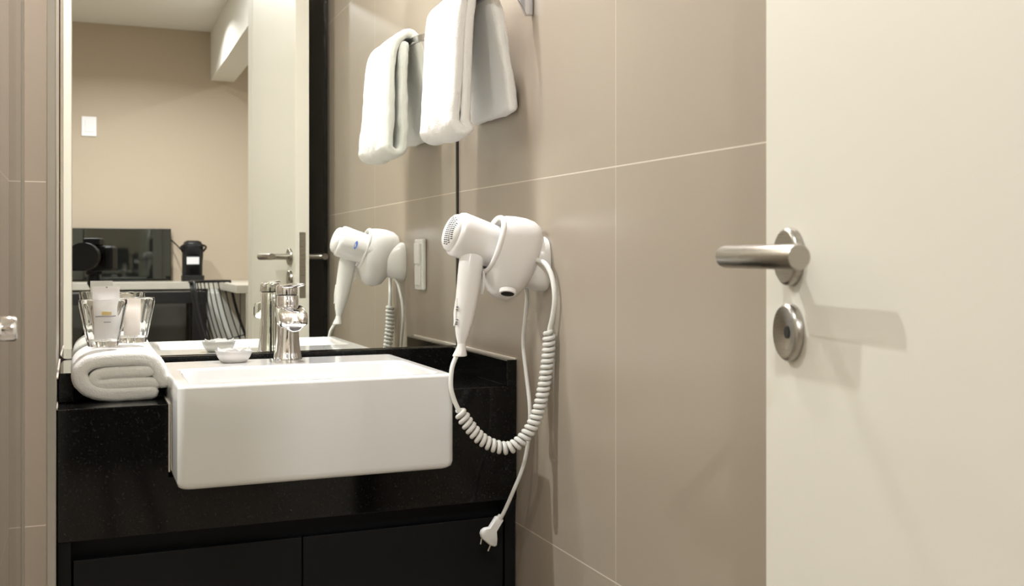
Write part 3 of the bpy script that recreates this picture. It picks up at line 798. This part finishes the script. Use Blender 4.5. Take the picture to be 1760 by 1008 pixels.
obj('handle', tube(catmull([(-.168, -5.70, 1.12), (-.176, -5.63, 1.15), (-.11, -5.60, 1.165), (-.044, -5.63, 1.15), (-.052, -5.70, 1.12)], 5), .006, 8), m_blk, cm, smooth=True)
obj('power_cord', tube(catmull([(-.17, -5.79, 1.13), (-.19, -5.86, 1.16), (-.225, -5.93, 1.19), (-.235, -5.95, 1.10), (-.225, -5.94, .96), (-.22, -5.94, .945)], 6), .004, 6), m_blk, cm, smooth=True)
# wire chair
ch = thing('wire_chair', 'black wire chair with a curved rod back in front of the black table', 'chair', (.13, -4.72, 0))
def cp(u, v):  # u across -1..1, v 0 seat front .. 1 top of the back
    hw = .24-.06*max(0, v-.5)
    wrap = .10*u*u
    if v < .5: y, z = -4.40-.40*v/.5, .45+.02*(.5-v)-.02*math.sin(v*2*PI)+.05*u*u
    else:
        k = (v-.5)/.5; y, z = -4.80-.13*k-.02*math.sin(k*PI), .45+.50*k**.9+.05*u*u*(1-k)
        y += wrap
    # turned a little towards the door
    x = u*hw; yy = y+4.60; a = -1.05
    return Vector((.13+x*math.cos(a)-yy*math.sin(a), -4.72+x*math.sin(a)+yy*math.cos(a), z))
bm = bmesh.new()
for i in range(17):
    u = -1+2*i/16; tube([cp(u, j/14) for j in range(15)], .0035, 6, bm)
for j in (2, 4, 6, 9):
    tube([cp(-1+2*i/12, j/14) for i in range(13)], .003, 6, bm)
obj('seat_shell', bm, m_blk, ch, smooth=True)
edge = [cp(-1, j/14) for j in range(15)]+[cp(-1+2*i/8, 1) for i in range(1, 9)]+[cp(1, 1-j/14) for j in range(1, 15)]+[cp(1-2*i/8, 0) for i in range(1, 9)]
obj('rim', tube(edge, .008, 8), m_blk, ch, smooth=True)
for u, v in ((-.7, .06), (.7, .06), (-.7, .46), (.7, .46)):
    a = cp(u, v); obj('leg', tube([a, Vector((a.x*1.0+.04*(1 if u > 0 else -1), a.y+(.05 if v < .2 else -.05), .004))], .008, 8), m_blk, ch, smooth=True)
# ---------------------------------------------------------------- the photographer's camera on its tripod, reflected in the mirror
gv = Vector((-.24, .97, 0)).normalized(); rt = Vector((gv.y, -gv.x, 0)); CYAW = math.atan2(-gv.x, gv.y); C0 = Vector((CX, CY, CZ))-gv*.010
pc = thing('photo_camera', 'black camera with a round lens on the tripod in the doorway, seen in the mirror', 'camera', C0-gv*.17-Vector((0, 0, .06)), CYAW)
m_cam = mat('black camera body', (.005, .005, .005), .5, 0, .2)
obj('lens_barrel', lathe([(.034, -.004), (.050, -.002), (.050, -.04), (.040, -.055), (.038, -.12)], C0, gv, 36), m_cam, pc, smooth=True, auto=40)
obj('lens_glass', lathe([(.033, -.0055), (.033, -.008)], C0, gv, 28), mat('coated lens', (.01, .012, .014), .03), pc)
def obox(u0, u1, g0, g1, z0, z1):
    bm = bmesh.new(); loft(bm, [[C0+rt*u+gv*g+Vector((0, 0, z)) for u, g in ((u0, g0), (u1, g0), (u1, g1), (u0, g1))] for z in (z0, z1)]); return bm
obj('body', obox(-.068, .068, -.185, -.12, -.052, .040), m_cam, pc, bevel=.006)
obj('viewfinder_hump', obox(-.028, .028, -.18, -.112, .040, .068), m_cam, pc, bevel=.006)
obj('grip', obox(.045, .075, -.18, -.095, -.050, .036), m_cam, pc, bevel=.008)
tp = thing('tripod', 'black tripod holding the camera in the doorway, seen in the mirror', 'tripod', (C0-gv*.152).to_2d().to_3d())
tc_ = C0-gv*.152
obj('head', lathe([(.028, -.0535), (.028, -.064), (.018, -.068), (.022, -.085), (.022, -.10), (.014, -.115)], tc_, (0, 0, 1), 24), m_cam, tp, smooth=True, auto=40)
obj('centre_column', tube([tc_+Vector((0, 0, -.11)), tc_+Vector((0, 0, -.62))], .013, 14), m_cam, tp, smooth=True, auto=50)
for k in range(3):
    a = CYAW+PI/2+PI/3+k*2*PI/3
    d = Vector((math.cos(a), math.sin(a), 0))
    obj('leg', tube([tc_+d*.02+Vector((0, 0, -.26)), Vector((tc_.x+d.x*.36, tc_.y+d.y*.36, .008))], .012, 12), m_cam, tp, smooth=True, auto=50)
